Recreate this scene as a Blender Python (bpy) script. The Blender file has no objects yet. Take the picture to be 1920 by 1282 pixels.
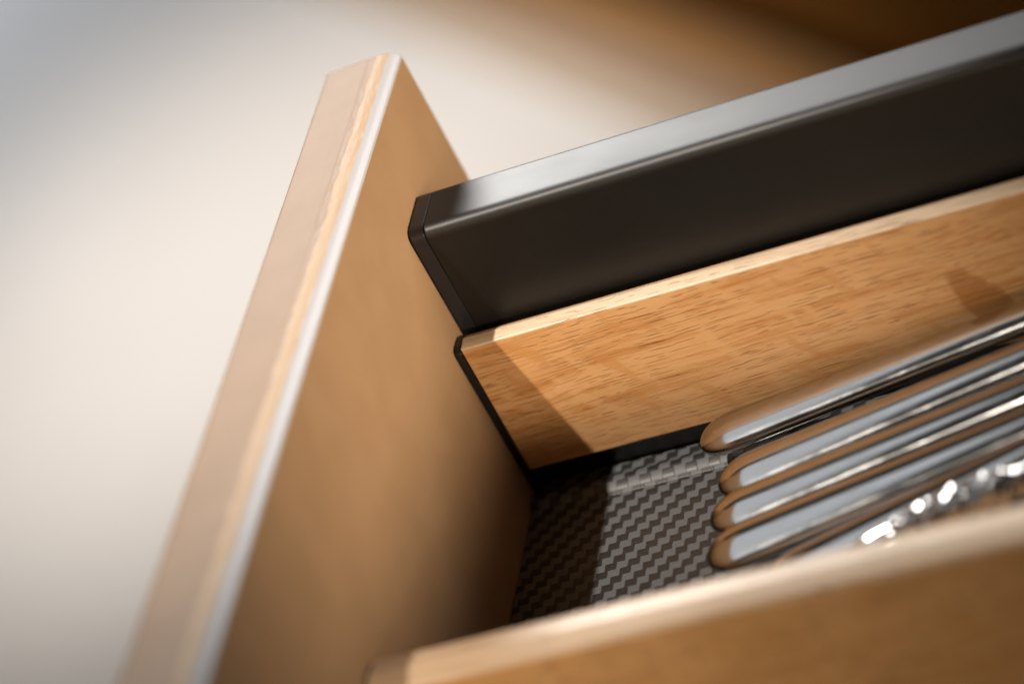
import bpy, bmesh, math, random
from mathutils import Vector, Matrix

# ------------------------------------------------------------------ scene, camera, light
# All lengths below are written in millimetres and scaled to metres when meshes are made.
# X runs back along the drawer from its front panel, Y runs away from the camera, Z is up.
MM = 0.001
scn = bpy.context.scene
col = scn.collection
random.seed(7)

A0 = Vector((0.896882, 0.1383, -0.42009))      # camera right
A1 = Vector((-0.252662, -0.619369, -0.743333))    # camera down
A2 = Vector((-0.362993, 0.772823, -0.520557))     # camera forward
A2.normalize()
A0 = (A0 - A2 * A0.dot(A2)).normalized()
A1 = A2.cross(A0)
cam = bpy.data.cameras.new('camera')
cam_o = bpy.data.objects.new('camera', cam)
col.objects.link(cam_o)
R = Matrix((A0, -A1, -A2)).transposed()
cam_o.matrix_world = Matrix.Translation(Vector((264.58, -540.47, 327.1)) * MM) @ R.to_4x4()
cam.sensor_width = 36.0
cam.lens = 100.0
cam.clip_start = 0.02
cam.clip_end = 60.0
cam.dof.use_dof = True
cam.dof.focus_distance = 0.681
cam.dof.aperture_fstop = 4.6
cam.dof.aperture_blades = 9
scn.camera = cam_o

w = bpy.data.worlds.new('World')
scn.world = w
w.use_nodes = True
bg = w.node_tree.nodes['Background']
bg.inputs[0].default_value = (0.5, 0.38, 0.28, 1)
bg.inputs[1].default_value = 0.06

scn.view_settings.view_transform = 'Standard'
scn.view_settings.look = 'None'
scn.view_settings.exposure = 0.0
scn.view_settings.gamma = 1.0

TARGET = Vector((22, -25, -25)) * MM


def lamp(name, kind, direction, dist, energy, color, target=TARGET, **kw):
    d = Vector(direction).normalized()
    l = bpy.data.lights.new(name, kind)
    l.energy = energy
    l.color = color
    for k, v in kw.items():
        setattr(l, k, v)
    o = bpy.data.objects.new(name, l)
    col.objects.link(o)
    o.location = target + d * dist
    o.rotation_euler = (-d).to_track_quat('-Z', 'Y').to_euler()
    return o


# small warm downlight that throws the crisp shadow of the front panel into the drawer
lamp('spot_lamp', 'SPOT', (-0.215, -0.40, 1.0), 1.5, 146, (1.0, 0.90, 0.78),
     target=Vector((-2, -5, -10)) * MM,
     shadow_soft_size=0.011, spot_size=math.radians(12.2), spot_blend=1.0)
# cool windows beyond the drawer: sheen on the upward faces and on the rounded panel edge
lamp('window_light', 'AREA', (-0.42, 0.78, 0.46), 2.2, 5.2, (1.0, 0.985, 0.96),
     shape='RECTANGLE', size=0.60, size_y=0.42, spread=math.radians(50))
lamp('side_window_light', 'AREA', (0.30, 0.76, 0.62), 2.2, 0.75, (0.80, 0.90, 1.0),
     shape='RECTANGLE', size=0.6, size_y=0.6, spread=math.radians(50))
# pale ceiling panel overhead
lamp('ceiling_light', 'AREA', (-0.52, 0.06, 0.85), 1.6, 2.6, (0.92, 0.96, 1.0),
     shape='RECTANGLE', size=1.8, size_y=0.45)
# added warm fill, low behind the drawer, for the front panel's inner face
lamp('panel_fill', 'SPOT', (1.29, -0.02, 0.030), 1.3, 160, (1.0, 0.78, 0.52),
     target=Vector((0, -5, 20)) * MM,
     shadow_soft_size=0.06, spot_size=math.radians(15), spot_blend=1.0)
# added soft fill on the camera's side, lifting the shaded oak
lamp('front_fill', 'SPOT', (0.10, -0.94, 0.24), 1.3, 40, (1.0, 0.82, 0.60),
     target=Vector((10, -60, -30)) * MM,
     shadow_soft_size=0.10, spot_size=math.radians(15), spot_blend=1.0)
# light falling on the floor beyond the drawer, and cool daylight further off
lamp('floor_light', 'SPOT', (-0.05, -0.2, 1.0), 2.9, 510, (1.0, 0.95, 0.90),
     target=Vector((-850, 1540, -900)) * MM, shadow_soft_size=0.25,
     spot_size=math.radians(28), spot_blend=1.0)
lamp('daylight', 'SPOT', (-0.3, 0.2, 1.0), 2.9, 380, (0.82, 0.90, 1.0),
     target=Vector((-1850, 2450, -900)) * MM, shadow_soft_size=0.3,
     spot_size=math.radians(40), spot_blend=1.0)


# ------------------------------------------------------------------ materials
class NT:
    def __init__(self, name):
        self.m = bpy.data.materials.new(name)
        self.m.use_nodes = True
        self.t = self.m.node_tree
        self.b = self.t.nodes['Principled BSDF']

    def n(self, kind, **kw):
        nd = self.t.nodes.new(kind)
        for k, v in kw.items():
            setattr(nd, k, v)
        return nd

    def put(self, sock, v):
        if hasattr(v, 'is_output'):
            self.t.links.new(v, sock)
        elif v is not None:
            sock.default_value = v

    def math(self, op, a, b=None, c=None, clamp=False):
        nd = self.n('ShaderNodeMath', operation=op, use_clamp=clamp)
        self.put(nd.inputs[0], a)
        self.put(nd.inputs[1], b)
        self.put(nd.inputs[2], c)
        return nd.outputs[0]

    def xyz(self):
        tc = self.n('ShaderNodeTexCoord')
        s = self.n('ShaderNodeVectorMath', operation='SCALE')
        self.put(s.inputs[0], tc.outputs['Object'])
        s.inputs['Scale'].default_value = 1000.0
        sp = self.n('ShaderNodeSeparateXYZ')
        self.put(sp.inputs[0], s.outputs[0])
        return sp.outputs[0], sp.outputs[1], sp.outputs[2]

    def vec(self, x, y, z=0.0):
        c = self.n('ShaderNodeCombineXYZ')
        self.put(c.inputs[0], x)
        self.put(c.inputs[1], y)
        self.put(c.inputs[2], z)
        return c.outputs[0]

    def noise(self, v, scale=1.0, detail=2.0, rough=0.5):
        nd = self.n('ShaderNodeTexNoise')
        self.put(nd.inputs['Vector'], v)
        nd.inputs['Scale'].default_value = scale
        nd.inputs['Detail'].default_value = detail
        nd.inputs['Roughness'].default_value = rough
        return nd.outputs['Fac']

    def smooth(self, v, lo, hi, a=0.0, b=1.0):
        nd = self.n('ShaderNodeMapRange', interpolation_type='SMOOTHSTEP')
        self.put(nd.inputs['Value'], v)
        nd.inputs['From Min'].default_value = lo
        nd.inputs['From Max'].default_value = hi
        nd.inputs['To Min'].default_value = a
        nd.inputs['To Max'].default_value = b
        return nd.outputs['Result']

    def mix(self, f, a, b, mode='MIX'):
        nd = self.n('ShaderNodeMix', data_type='RGBA', blend_type=mode)
        self.put(nd.inputs[0], f)
        self.put(nd.inputs[6], a if hasattr(a, 'is_output') else (*a, 1))
        self.put(nd.inputs[7], b if hasattr(b, 'is_output') else (*b, 1))
        return nd.outputs[2]

    def bump(self, h, dist, strength=1.0):
        nd = self.n('ShaderNodeBump')
        nd.inputs['Distance'].default_value = dist
        nd.inputs['Strength'].default_value = strength
        self.put(nd.inputs['Height'], h)
        self.t.links.new(nd.outputs[0], self.b.inputs['Normal'])

    def set(self, **kw):
        for k, v in kw.items():
            self.put(self.b.inputs[k.replace('_', ' ')], (*v, 1) if isinstance(v, tuple) and len(v) == 3 else v)


def mat_oak(name, light, mid, dark, seed=0.0, rim=0.0, pores=1.0, blot=-107.0, lipc=((0.54, 0.40, 0.28), (0.64, 0.50, 0.37))):
    k = NT(name)
    x, y, z = k.xyz()
    x = k.math('ADD', x, seed * 37.0)
    q = k.math('MULTIPLY_ADD', y, -0.9, z)
    q = k.math('ADD', q, seed * 11.0)
    warp = k.noise(k.vec(k.math('MULTIPLY', x, 0.022), k.math('MULTIPLY', q, 0.05), seed), 1.0, 1.0)
    q = k.math('MULTIPLY_ADD', warp, 4.0, q)
    warp2 = k.noise(k.vec(k.math('MULTIPLY', x, 0.16), k.math('MULTIPLY', q, 0.12), 3.1 + seed), 1.0, 1.0)
    q = k.math('MULTIPLY_ADD', warp2, 0.3, q)
    q = k.math('MULTIPLY_ADD', x, -0.035, q)
    # long soft streaks of early and late wood
    s1 = k.noise(k.vec(k.math('MULTIPLY', x, 0.016), k.math('MULTIPLY', q, 0.36)), 1.0, 4.0, 0.55)
    s2 = k.noise(k.vec(k.math('MULTIPLY', x, 0.05), k.math('MULTIPLY', q, 1.7), 5.0), 1.0, 3.0, 0.6)
    s3 = k.noise(k.vec(k.math('MULTIPLY', x, 0.45), k.math('MULTIPLY', q, 4.5), 9.0), 1.0, 3.0, 0.6)
    tone = k.math('ADD', k.math('MULTIPLY', s1, 0.5), k.math('ADD', k.math('MULTIPLY', s2, 0.33), k.math('MULTIPLY', s3, 0.17)))
    c = k.mix(k.smooth(tone, 0.38, 0.56), mid, light)
    # medullary rays: pore-free flecks that cross the grain on a slant
    fx = k.math('MULTIPLY_ADD', z, 0.62, x)
    fx = k.math('MULTIPLY_ADD', k.noise(k.vec(k.math('MULTIPLY', x, 0.1), k.math('MULTIPLY', z, 0.1), 8.0 + seed), 1.0, 1.0), 6.0, fx)
    fl = k.noise(k.vec(k.math('MULTIPLY', fx, 0.15), k.math('MULTIPLY', q, 0.05), 2.0 + seed), 1.0, 1.5, 0.45)
    fleck = k.smooth(fl, 0.57, 0.70)
    c = k.mix(k.math('MULTIPLY', fleck, 0.5), c, mid)
    pale = k.smooth(fl, 0.47, 0.33)
    c = k.mix(k.math('MULTIPLY', pale, 0.8), c, light)
    # open pores: short dark dashes along the grain
    gate = k.math('SUBTRACT', 1.0, fleck)
    fade = k.smooth(k.noise(k.vec(k.math('MULTIPLY', x, 0.045), k.math('MULTIPLY', q, 0.07), 12.0 + seed), 1.0, 2.0), 0.36, 0.56, 0.25, 1.0)
    gate = k.math('MULTIPLY', gate, fade)
    total = None
    for i, (lx, lq, hx, hq, thr) in enumerate(((9.0, 1.8, 0.46, 0.056, 0.25), (5.0, 1.5, 0.42, 0.06, 0.45), (18.0, 2.6, 0.47, 0.034, 0.25))):
        v = k.n('ShaderNodeTexVoronoi', voronoi_dimensions='2D', feature='F1')
        p = k.vec(k.math('MULTIPLY', x, 1.0 / lx), k.math('MULTIPLY', q, 1.0 / lq), 0.0)
        off = k.n('ShaderNodeVectorMath', operation='ADD')
        k.put(off.inputs[0], p)
        off.inputs[1].default_value = (i * 13.7 + 0.3, i * 7.1, 0)
        k.put(v.inputs['Vector'], off.outputs[0])
        v.inputs['Scale'].default_value = 1.0
        v.inputs['Randomness'].default_value = 0.95
        d = k.n('ShaderNodeVectorMath', operation='SUBTRACT')
        k.put(d.inputs[0], off.outputs[0])
        k.put(d.inputs[1], v.outputs['Position'])
        sp = k.n('ShaderNodeSeparateXYZ')
        k.put(sp.inputs[0], d.outputs[0])
        cs = k.n('ShaderNodeSeparateColor')
        k.put(cs.inputs[0], v.outputs['Color'])
        size = k.math('MULTIPLY_ADD', cs.outputs[1], 0.75, 0.4)
        ex = k.math('POWER', k.math('DIVIDE', sp.outputs[0], k.math('MULTIPLY', size, hx)), 2.0)
        ey = k.math('POWER', k.math('DIVIDE', sp.outputs[1], hq), 2.0)
        mk = k.smooth(k.math('ADD', ex, ey), 1.0, 0.25)
        mk = k.math('MULTIPLY', mk, k.math('GREATER_THAN', cs.outputs[0], thr))
        total = mk if total is None else k.math('MAXIMUM', total, mk)
    pore = k.math('MULTIPLY', k.math('MULTIPLY', total, gate), pores)
    # one broad dark fleck further back on the board
    bx = k.math('DIVIDE', k.math('ADD', k.math('MULTIPLY_ADD', z, 0.35, x), blot), 5.5)
    bz = k.math('DIVIDE', k.math('ADD', z, 58.0), 14.0)
    bw = k.noise(k.vec(k.math('MULTIPLY', x, 0.12), k.math('MULTIPLY', z, 0.1), 4.0), 1.0, 2.0)
    br = k.math('ADD', k.math('ADD', k.math('POWER', bx, 2.0), k.math('POWER', bz, 2.0)), k.math('MULTIPLY_ADD', bw, 1.6, -0.8))
    c = k.mix(k.smooth(br, 1.2, 0.6, 0.0, 0.75), c, (0.33, 0.125, 0.022))
    # paler top lip: brightness of the upward face painted into the colour
    lip = k.smooth(z, rim - 0.25, rim + 0.05)
    edge = k.mix(k.smooth(tone, 0.40, 0.52), *lipc)
    c = k.mix(lip, c, edge)
    c = k.mix(k.math('MULTIPLY', pore, k.math('MULTIPLY_ADD', lip, -0.45, 0.8)), c, dark)
    k.set(Base_Color=c, Roughness=k.math('MULTIPLY_ADD', s3, 0.15, 0.38))
    k.b.inputs['Specular IOR Level'].default_value = 0.45
    k.b.inputs['Coat Weight'].default_value = 0.15
    k.b.inputs['Coat Roughness'].default_value = 0.3
    h = k.math('SUBTRACT', k.math('MULTIPLY', s3, 0.02), pore)
    k.bump(h, 0.0002, 1.0)
    return k.m


def mat_lacquer():
    k = NT('taupe_lacquer')
    x, y, z = k.xyz()
    n1 = k.noise(k.vec(x, y, z), 0.06, 3.0)
    c = k.mix(k.smooth(n1, 0.35, 0.65), (0.200, 0.131, 0.081), (0.214, 0.141, 0.089))
    fine = k.noise(k.vec(x, y, z), 2.2, 3.0, 0.7)
    k.set(Base_Color=c, Roughness=0.5)
    k.b.inputs['Specular IOR Level'].default_value = 0.06
    k.b.inputs['Coat Weight'].default_value = 0.0
    k.b.inputs['Coat Roughness'].default_value = 0.2
    k.b.inputs['Coat IOR'].default_value = 1.5
    orange = k.noise(k.vec(k.math('MULTIPLY', x, 1.0), k.math('MULTIPLY', y, 0.22), z), 0.35, 2.0)
    k.bump(k.math('MULTIPLY_ADD', fine, 0.6, orange), 0.00012, 0.7)
    return k.m


def mat_edge_highlight():
    k = NT('painted_edge_highlight')  # cream and bluish white highlight of the panel edge, painted as colour
    x, y, z = k.xyz()
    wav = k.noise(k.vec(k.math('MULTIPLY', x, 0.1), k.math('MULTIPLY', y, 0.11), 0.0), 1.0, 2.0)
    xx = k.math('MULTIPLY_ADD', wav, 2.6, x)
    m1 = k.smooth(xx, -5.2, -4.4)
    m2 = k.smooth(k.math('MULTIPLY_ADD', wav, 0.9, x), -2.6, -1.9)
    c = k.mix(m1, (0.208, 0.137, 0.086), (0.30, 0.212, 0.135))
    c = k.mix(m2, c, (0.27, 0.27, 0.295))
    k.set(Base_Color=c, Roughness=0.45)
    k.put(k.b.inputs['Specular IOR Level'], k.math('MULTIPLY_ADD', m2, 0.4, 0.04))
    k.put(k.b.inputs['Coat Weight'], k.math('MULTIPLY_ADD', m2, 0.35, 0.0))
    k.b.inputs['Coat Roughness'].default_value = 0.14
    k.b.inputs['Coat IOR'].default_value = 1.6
    k.bump(k.noise(k.vec(x, k.math('MULTIPLY', y, 0.4), z), 0.5, 3.0), 0.00030, 0.8)
    return k.m


def mat_rail():
    k = NT('dark_anodised_metal')
    x, y, z = k.xyz()
    f = k.noise(k.vec(x, y, z), 6.0, 2.0, 0.6)
    sm = k.noise(k.vec(k.math('MULTIPLY', x, 0.4), y, z), 0.07, 4.0, 0.6)
    k.set(Base_Color=(0.046, 0.0455, 0.045), Metallic=1.0,
          Roughness=k.math('ADD', k.math('MULTIPLY_ADD', f, 0.06, 0.39), k.math('MULTIPLY', sm, 0.10)))
    k.bump(k.math('ADD', f, k.noise(k.vec(x, y, z), 1.6, 2.0)), 0.00002, 0.5)
    return k.m


def mat_plain(name, c, rough, metal=0.0, spec=0.5):
    k = NT(name)
    x, y, z = k.xyz()
    f = k.noise(k.vec(x, y, z), 0.5, 3.0)
    k.set(Base_Color=k.mix(f, tuple(v * 0.9 for v in c), tuple(min(1, v * 1.1) for v in c)), Metallic=metal,
          Roughness=k.math('MULTIPLY_ADD', f, 0.08, rough - 0.04))
    k.b.inputs['Specular IOR Level'].default_value = spec
    return k.m


def mat_steel():
    k = NT('polished_steel')
    x, y, z = k.xyz()
    f = k.noise(k.vec(k.math('MULTIPLY', x, 0.15), y, z), 1.5, 3.0)
    sm = k.noise(k.vec(k.math('MULTIPLY', x, 0.5), y, z), 0.16, 4.0, 0.65)
    k.set(Base_Color=(0.41, 0.41, 0.41), Metallic=1.0, Roughness=k.math('MULTIPLY_ADD', k.smooth(sm, 0.4, 0.7), 0.07, k.math('MULTIPLY_ADD', f, 0.03, 0.085)))
    k.bump(k.noise(k.vec(k.math('MULTIPLY', x, 0.2), y, z), 0.5, 1.0), 0.00004, 0.12)
    return k.m


def mat_weave():
    k = NT('carbon_weave_mat')
    x, y, z = k.xyz()
    wob = k.noise(k.vec(x, y, z), 0.35, 2.0)
    u = k.math('DIVIDE', k.math('MULTIPLY_ADD', wob, 0.5, x), 2.05)
    vv = k.math('DIVIDE', k.math('MULTIPLY_ADD', wob, -0.4, y), 2.45)
    r = k.math('SUBTRACT', u, k.math('FLOOR', vv))
    r = k.math('FLOORED_MODULO', r, 3.0)
    tri = k.math('ABSOLUTE', k.math('SUBTRACT', r, 1.5))       # 0 mid, 1.5 ends
    mask = k.smooth(tri, 0.68, 0.82)
    fine = k.noise(k.vec(x, y, z), 5.0, 3.0, 0.7)
    lightc = k.mix(k.smooth(fine, 0.3, 0.75), (0.060, 0.064, 0.070), (0.112, 0.119, 0.129))
    darkc = k.mix(fine, (0.010, 0.010, 0.0105), (0.022, 0.022, 0.022))
    k.set(Base_Color=k.mix(mask, darkc, lightc), Roughness=k.math('MULTIPLY_ADD', mask, 0.12, 0.42))
    cv = k.math('FRACT', vv)
    dome = k.math('MULTIPLY', k.math('SUBTRACT', 1.0, cv), cv)
    k.bump(k.math('ADD', k.math('MULTIPLY', mask, 0.5), k.math('MULTIPLY_ADD', fine, 0.12, dome)), 0.00025, 0.6)
    return k.m


def mat_floor():
    k = NT('pale_floor')
    x, y, z = k.xyz()
    n1 = k.noise(k.vec(x, y, z), 0.004, 3.0)
    k.set(Base_Color=k.mix(n1, (0.58, 0.55, 0.52), (0.66, 0.63, 0.60)), Roughness=0.55)
    return k.m


def mat_brown(name='brown_cabinet_wood', c0=(0.14, 0.055, 0.009), c1=(0.21, 0.085, 0.016)):
    k = NT(name)
    x, y, z = k.xyz()
    s = k.noise(k.vec(k.math('MULTIPLY', x, 0.01), k.math('MULTIPLY', y, 0.01), k.math('MULTIPLY', z, 0.002)), 3.0, 4.0)
    k.set(Base_Color=k.mix(s, c0, c1), Roughness=0.9)
    k.b.inputs['Specular IOR Level'].default_value = 0.02
    return k.m


M = dict(
    oak=mat_oak('oiled_oak', (0.60, 0.335, 0.145), (0.46, 0.205, 0.06), (0.30, 0.125, 0.033), 0.0, -29.0),
    oak_near=mat_oak('oiled_oak_divider', (0.66, 0.37, 0.16), (0.55, 0.28, 0.10), (0.25, 0.1, 0.03), 2.3, -27.6, 1.0, 900.0, ((0.60, 0.41, 0.255), (0.68, 0.485, 0.315))),
    lacquer=mat_lacquer(), highlight=mat_edge_highlight(), rail=mat_rail(), steel=mat_steel(), weave=mat_weave(),
    black=mat_plain('black_plastic', (0.005, 0.005, 0.006), 0.33),
    cap=mat_plain('dark_rail_end', (0.014, 0.016, 0.024), 0.36),
    facet=mat_plain('faceted_steel', (0.42, 0.41, 0.40), 0.22, 1.0),
    floor=mat_floor(), brown=mat_brown(), tan=mat_brown('tan_fade_board', (0.43, 0.345, 0.265), (0.49, 0.40, 0.31)),
    tan3=mat_brown('dark_fade_board', (0.24, 0.12, 0.045), (0.29, 0.15, 0.06)),
    tan2=mat_brown('brown_fade_board', (0.31, 0.215, 0.14), (0.36, 0.25, 0.165)),
)


# ------------------------------------------------------------------ mesh helpers
def finish(name, bm, m, parent=None, bevel=0.0, sharp=32.0, seg=3):
    for v in bm.verts:
        v.co *= MM
    bmesh.ops.recalc_face_normals(bm, faces=bm.faces)
    for f in bm.faces:
        f.smooth = True
    lim = math.radians(sharp)
    for e in bm.edges:
        if len(e.link_faces) == 2 and e.calc_face_angle(0) > lim and not bevel:
            e.smooth = False
    me = bpy.data.meshes.new(name)
    bm.to_mesh(me)
    bm.free()
    me.materials.append(m)
    o = bpy.data.objects.new(name, me)
    col.objects.link(o)
    if parent:
        o.parent = parent
    if bevel:
        b = o.modifiers.new('edge', 'BEVEL')
        b.width = bevel * MM
        b.segments = seg
        b.limit_method = 'ANGLE'
        b.angle_limit = math.radians(sharp)
        b.harden_normals = True
    return o


def rounded(pts, seg=6):
    """pts: list of (a, b, radius); returns a polygon with its corners rounded."""
    out = []
    n = len(pts)
    for i in range(n):
        p = Vector(pts[i][:2])
        r = pts[i][2]
        if r <= 0:
            out.append(p)
            continue
        a = (Vector(pts[i - 1][:2]) - p)
        b = (Vector(pts[(i + 1) % n][:2]) - p)
        ang = a.angle(b)
        t = min(r / math.tan(ang / 2), a.length * 0.48, b.length * 0.48)
        p0 = p + a.normalized() * t
        p1 = p + b.normalized() * t
        for j in range(seg + 1):
            s = j / seg
            out.append(p0 * (1 - s) ** 2 + p * 2 * s * (1 - s) + p1 * s * s)
    return out


def extrude(profile, axis, a, b, cuts=1):
    """profile in the two other axes: axis 'X' -> (Y, Z), axis 'Y' -> (X, Z)."""
    bm = bmesh.new()
    rings = []
    for i in range(cuts + 1):
        t = a + (b - a) * i / cuts
        rings.append([bm.verts.new((t, p[0], p[1]) if axis == 'X' else (p[0], t, p[1])) for p in profile])
    n = len(profile)
    for r0, r1 in zip(rings, rings[1:]):
        for i in range(n):
            bm.faces.new((r0[i], r0[(i + 1) % n], r1[(i + 1) % n], r1[i]))
    bm.faces.new(rings[0])
    bm.faces.new(rings[-1])
    return bm


def box(x0, x1, y0, y1, z0, z1, bm=None):
    bm = bm or bmesh.new()
    v = [bm.verts.new((x, y, z)) for x in (x0, x1) for y in (y0, y1) for z in (z0, z1)]
    for f in ((0, 1, 3, 2), (4, 6, 7, 5), (0, 4, 5, 1), (2, 3, 7, 6), (0, 2, 6, 4), (1, 5, 7, 3)):
        bm.faces.new([v[i] for i in f])
    return bm


def empty(name, loc, label, cat, group=None):
    o = bpy.data.objects.new(name, None)
    o.empty_display_size = 0.01
    col.objects.link(o)
    o.location = Vector(loc) * MM
    tag(o, label, cat, group)
    return o


def tag(o, label=None, cat=None, group=None, kind=None):
    for k, v in (('label', label), ('category', cat), ('group', group), ('kind', kind)):
        if v:
            o[k] = v


# ------------------------------------------------------------------ the setting
bm = bmesh.new()
vs = [bm.verts.new(p) for p in ((-6000, -3000, -900), (4000, -3000, -900), (4000, 9000, -900), (-6000, 9000, -900))]
bm.faces.new(vs)
fl = finish('floor', bm, M['floor'])
tag(fl, kind='structure')

# brown cabinet standing askew on the floor far behind the drawer
cab = empty('brown_cabinet', (-306, 1526, -900), 'dark brown wooden cabinet standing on the pale floor behind the drawer', 'cabinet')
cab.rotation_euler = (0, 0, math.radians(-48))
body = finish('cabinet_body', box(-1500, 1400, 0, 700, 60, 900), M['brown'], cab, 3.0)
pl = finish('plinth', box(-1480, 1380, 25, 680, 0, 60), M['brown'], cab)
step = finish('fade_board', box(-1500, 1400, -130, 24, 0, 5), M['tan'], cab, 2.0)  # added thin boards, graded in tone for a soft fade from floor to cabinet
ledge = finish('fade_ledge', box(-1500, 1400, -92, 24, 5.5, 11), M['tan2'], cab, 2.0)
ledge = finish('fade_ledge', box(-1500, 1400, -56, 24, 11.5, 16), M['tan3'], cab, 2.0)
for i in range(5):
    d = finish('cabinet_door', box(-1497 + i * 580, -1497 + i * 580 + 574, -19, -0.5, 66, 896), M['brown'], cab, 2.0)

# ------------------------------------------------------------------ the drawer
drawer = empty('drawer', (0, 0, -120), 'open kitchen drawer with taupe front panel and dark metal side rail', 'drawer')
OZ = Vector((0, 0, 120)) * MM     # parts are modelled in scene millimetres, the Empty stands at the drawer's base


def part(name, bm, m, parent, **kw):
    o = finish(name, bm, m, parent, **kw)
    return o


# front panel: taupe lacquered board, chamfered outside, softly rounded inside
prof = rounded([(-23.0, -118, 1.0), (-23.0, 20.4, 1.6), (-20.2, 23.7, 1.6), (-8.5, 24.05, 6.0), (-3.0, 23.7, 0.8), (0.0, 21.9, 0.7), (0.0, -118, 1.0)], 6)
bm = extrude(prof, 'Y', -420, 49.3, 1)
panel = part('front_panel', bm, M['lacquer'], drawer, bevel=0.7, sharp=45)

part('edge_highlight', extrude([(-7.5, 24.06), (-5.2, 24.0), (-3.0, 23.78), (-2.6, 23.66), (-0.25, 22.2), (0.0, 21.98), (0.07, 21.6),
                           (-0.6, 21.4), (-3.0, 23.0), (-7.5, 23.4)], 'Y', -419, 48.9, 1), M['highlight'], panel, sharp=50)  # thin strip carrying the painted highlight of the panel edge

# side rail: dark hollow metal wall of the drawer
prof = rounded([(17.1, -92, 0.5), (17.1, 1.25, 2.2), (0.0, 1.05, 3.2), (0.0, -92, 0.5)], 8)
cap = part('rail_end', extrude(prof, 'X', 0.35, 4.3, 1), M['cap'], drawer, bevel=0.3, sharp=45)  # darker end piece of the rail
bm = extrude(prof, 'X', 4.35, 430, 1)
rail = part('side_rail', bm, M['rail'], drawer, bevel=0.25, sharp=45)

base = part('drawer_base', box(0.4, 430, -300, -0.4, -92, -80.4), M['black'], drawer)
back = part('back_panel', box(430.5, 446, -300, 17, -92, -10), M['black'], drawer)

# ------------------------------------------------------------------ oak cutlery tray lying in the drawer
tray = empty('cutlery_tray', (2, -60, -80), 'oak cutlery tray with black carbon weave bottom lying in the drawer', 'cutlery tray')

prof = rounded([(-9.6, -69.0, 0.25), (-9.6, -28.55, 0.5), (-5.6, -28.3, 0.6), (-2.7, -29.6, 0.4), (-2.7, -69.0, 0.25)], 4)
side = part('side_board', extrude(prof, 'X', 2.2, 425, 1), M['oak'], tray, bevel=0.35, sharp=40)

prof = rounded([(-128.6, -69.0, 0.25), (-128.6, -27.0, 1.5), (-123.0, -25.9, 2.4), (-117.4, -27.0, 1.5), (-117.4, -69.0, 0.25)], 5)
divider = part('divider_board', extrude(prof, 'X', 0.8, 425, 1), M['oak_near'], tray, bevel=0.8, sharp=40)
divider['label'] = 'near oak divider board, blurred, with rounded top'

# black end strips between the boards and the front panel
part('end_strip', extrude(rounded([(-9.9, -76, 0.2), (-9.9, -29.5, 0.6), (-8.2, -28.4, 0.5), (-3.0, -28.8, 0.4), (-3.0, -76, 0.2)], 3), 'X', 0.25, 1.95, 1), M['black'], tray, bevel=0.2, sharp=40)
part('end_strip', extrude(rounded([(-127.0, -76, 0.2), (-127.0, -69.2, 0.4), (-117.8, -69.2, 0.4), (-117.8, -76, 0.2)], 3), 'X', 0.25, 1.95, 1), M['black'], tray, bevel=0.2, sharp=40)

# black inner wall under the oak and under the divider
part('inner_wall', extrude(rounded([(-5.9, -80, 0.1), (-5.9, -69.25, 0.4), (-3.2, -69.25, 0.2), (-3.2, -80, 0.1)], 4), 'X', 2.3, 425, 1), M['black'], tray)
part('inner_wall', extrude(rounded([(-127.2, -80, 0.1), (-127.2, -69.25, 0.5), (-118.0, -69.25, 0.5), (-118.0, -80, 0.1)], 4), 'X', 2.3, 425, 1), M['black'], tray)

# woven mat with a raised hem along the oak board
ys = []
for i in range(60):
    yv = -117.8 + (i / 59) * (-6.1 + 117.8)
    ys.append(yv)
ys = sorted(set([round(v, 2) for v in ys] + [-18.6 + 0.25 * j for j in range(50)]))


def mat_z(yv):
    z = -76.6
    if yv > -18.4:
        t = yv + 18.4
        z -= 0.55 * math.exp(-((t - 0.7) / 0.45) ** 2)
        if t > 1.2:
            s = min(1.0, (t - 1.2) / 7.4)
            z += 1.35 * math.sin(math.pi * min(1.0, s * 1.04)) ** 0.8
    return z


bm = bmesh.new()
top0 = [[bm.verts.new((xv, yv, mat_z(yv))) for yv in ys] for xv in (0.3, 425)]
bot0 = [[bm.verts.new((xv, yv, -80.0)) for yv in (ys[0], ys[-1])] for xv in (0.3, 425)]
for i in range(len(ys) - 1):
    bm.faces.new((top0[0][i], top0[0][i + 1], top0[1][i + 1], top0[1][i]))
bm.faces.new((bot0[0][0], bot0[1][0], bot0[1][1], bot0[0][1]))
bm.faces.new((top0[0][0], top0[1][0], bot0[1][0], bot0[0][0]))
bm.faces.new((top0[0][-1], bot0[0][1], bot0[1][1], top0[1][-1]))
bm.faces.new([*top0[0], bot0[0][1], bot0[0][0]])
bm.faces.new([*top0[1][::-1], bot0[1][0], bot0[1][1]])
part('woven_mat', bm, M['weave'], tray, sharp=60)
part('support_bar', extrude(rounded([(158, -76.7, 0), (158, -54.2, 3.0), (172, -54.2, 3.0), (172, -76.7, 0)], 4), 'Y', -114, -12, 1), M['black'], tray)


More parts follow.
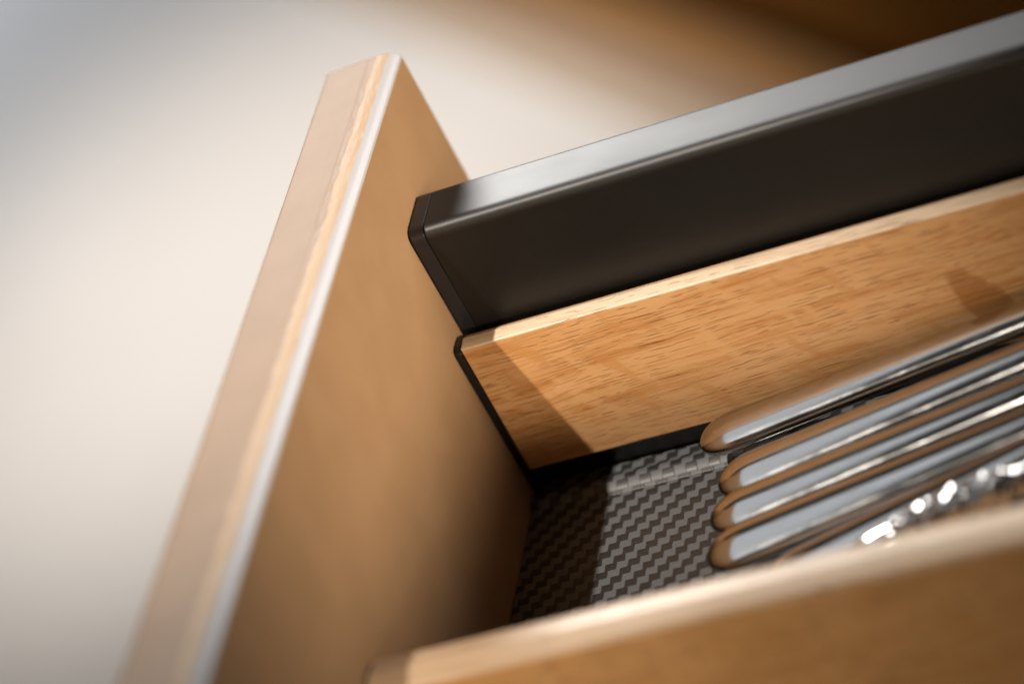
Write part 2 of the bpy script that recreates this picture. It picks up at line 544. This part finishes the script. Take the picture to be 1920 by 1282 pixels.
# ------------------------------------------------------------------ cutlery
def handle_bm(length, wmax, wmin, tmax, tmin, ring=28, power=2.08, ribs=None):
    """Lofted handle: tip at x=0, running along +X; half sizes taper from tip end to neck."""
    bm = bmesh.new()
    st = [0.0, 0.05, 0.15, 0.3, 0.55, 0.9, 1.4, 2.0, 2.8, 3.8, 5.0, 6.5, 8.0, 9.5, 11.5, 14.0, 17.0, 21.0]
    while st[-1] < length - 4:
        st.append(st[-1] + (0.5 if ribs and ribs[0] - 2 < st[-1] < ribs[1] + 2 else 5.0))
    st.append(length)
    rings = []
    for s in st:
        cap = math.sqrt(max(0.0, 1 - (max(0.0, 1 - s / 9.0)) ** 2)) if s < 9.0 else 1.0
        capt = max(0.0, 1 - (max(0.0, 1 - s / 11.0)) ** 2.6) ** 0.6 if s < 11.0 else 1.0
        t = s / length
        ww = (wmax * (1 - t) + wmin * t) * max(0.06, cap)
        tt = (tmax * (1 - t) + tmin * t) * max(0.12, capt)
        if ribs and ribs[0] < s < ribs[1]:
            k = 1 + 0.10 * math.sin((s - ribs[0]) * 2.6)
            ww *= k
            tt *= k
        r = []
        for j in range(ring):
            a = 2 * math.pi * j / ring
            cx, sx = math.cos(a), math.sin(a)
            r.append(bm.verts.new((s, math.copysign(abs(cx) ** (2 / power), cx) * ww, math.copysign(abs(sx) ** (2 / power), sx) * tt)))
        rings.append(r)
    for r0, r1 in zip(rings, rings[1:]):
        for j in range(ring):
            bm.faces.new((r0[j], r0[(j + 1) % ring], r1[(j + 1) % ring], r1[j]))
    bm.faces.new(rings[0])
    bm.faces.new(rings[-1])
    return bm


def blade_bm(x0, x1, h, t):
    """Flat rounded blade that carries on from the neck, out of the picture."""
    bm = bmesh.new()
    rings = []
    n = 14
    for i in range(n + 1):
        s = i / n
        xx = x0 + (x1 - x0) * s
        hw = h * (0.55 + 0.45 * min(1, s * 4)) * math.sqrt(max(0.02, 1 - max(0, (s - 0.8) / 0.2) ** 2))
        rings.append([bm.verts.new((xx, yy * hw, zz * t)) for yy, zz in ((-1, 0), (-0.6, 1), (0.6, 1), (1, 0), (0.6, -1), (-0.6, -1))])
    for r0, r1 in zip(rings, rings[1:]):
        for j in range(6):
            bm.faces.new((r0[j], r0[(j + 1) % 6], r1[(j + 1) % 6], r1[j]))
    bm.faces.new(rings[0])
    bm.faces.new(rings[-1])
    return bm


def cutlery(tip, end, label, group, roll=0.0, ribs=None, size=(6.6, 4.2, 3.0, 2.3), length=118):
    tip, end = Vector(tip), Vector(end)
    d = (end - tip).normalized()
    o = empty('table_cutlery', tip, label, 'cutlery', group)
    q = d.to_track_quat('X', 'Z')
    o.rotation_euler = (q.to_matrix() @ Matrix.Rotation(math.radians(roll), 3, 'X')).to_euler()
    finish('handle', handle_bm(length, *size, ribs=ribs), M['steel'], o, sharp=70)
    finish('blade', blade_bm(length - 3, length + 85, 8.5, 0.9), M['steel'], o, sharp=40)
    return o


G = 'steel cutlery handles side by side in the oak tray'
cutlery((50.7, -21.0, -66), (135.4, -20.6, -55), 'polished steel handle lying nearest the oak side board', G, roll=6)
cutlery((57.1, -38.8, -66), (135.4, -35.5, -55), 'polished steel handle second from the oak side board', G, roll=9)
cutlery((56.2, -51.2, -66), (135.4, -46.8, -55.5), 'polished steel handle in the middle of the row of five', G, roll=7)
cutlery((56.6, -64.1, -66), (135.4, -60.0, -54.5), 'polished steel handle fourth from the oak side board', G, roll=10)
cutlery((71.5, -78.1, -66), (135.4, -69.2, -55), 'polished steel handle whose tip hides behind the near oak divider', G, roll=8)
cutlery((57.0, -29.5, -73.6), (133.7, -25.5, -73.2), 'thin dark steel handle lying low between the first two handles', G, size=(3.2, 3.0, 2.3, 2.0))
fork = cutlery((97.0, -91.0, -53), (135.0, -84.2, -49.5), 'sparkling steel handle with a faceted grip beside the near oak divider', G, size=(4.6, 4.2, 3.6, 3.2))


def faceted_grip():
    rnd = random.Random(11)
    bm = bmesh.new()
    rings = []
    ring = 26
    n = 44
    for i in range(n + 1):
        xx = 11.0 + 31.0 * i / n
        swell = 0.85 + 0.3 * math.sin(math.pi * i / n)
        r = []
        for j in range(ring):
            a = 2 * math.pi * (j + 0.5 * (i % 2)) / ring
            k = swell * (1 + rnd.uniform(-0.075, 0.075)) * (1.0 if i not in (0, n) else 0.93)
            r.append(bm.verts.new((xx + rnd.uniform(-0.15, 0.15), math.cos(a) * 5.0 * k, math.sin(a) * 4.6 * k)))
        rings.append(r)
    for r0, r1 in zip(rings, rings[1:]):
        for j in range(ring):
            j2 = (j + 1) % ring
            bm.faces.new((r0[j], r0[j2], r1[j]))
            bm.faces.new((r0[j2], r1[j2], r1[j]))
    bm.faces.new(rings[0])
    bm.faces.new(rings[-1])
    return bm


finish('faceted_grip', faceted_grip(), M['facet'], fork, sharp=2)

# the Empties stand at the base of their things; shift the parts so they stay where they were modelled
for root in (drawer, tray):
    for ch in [o for o in scn.objects if o.parent == root]:
        ch.location = -Vector(root.location)
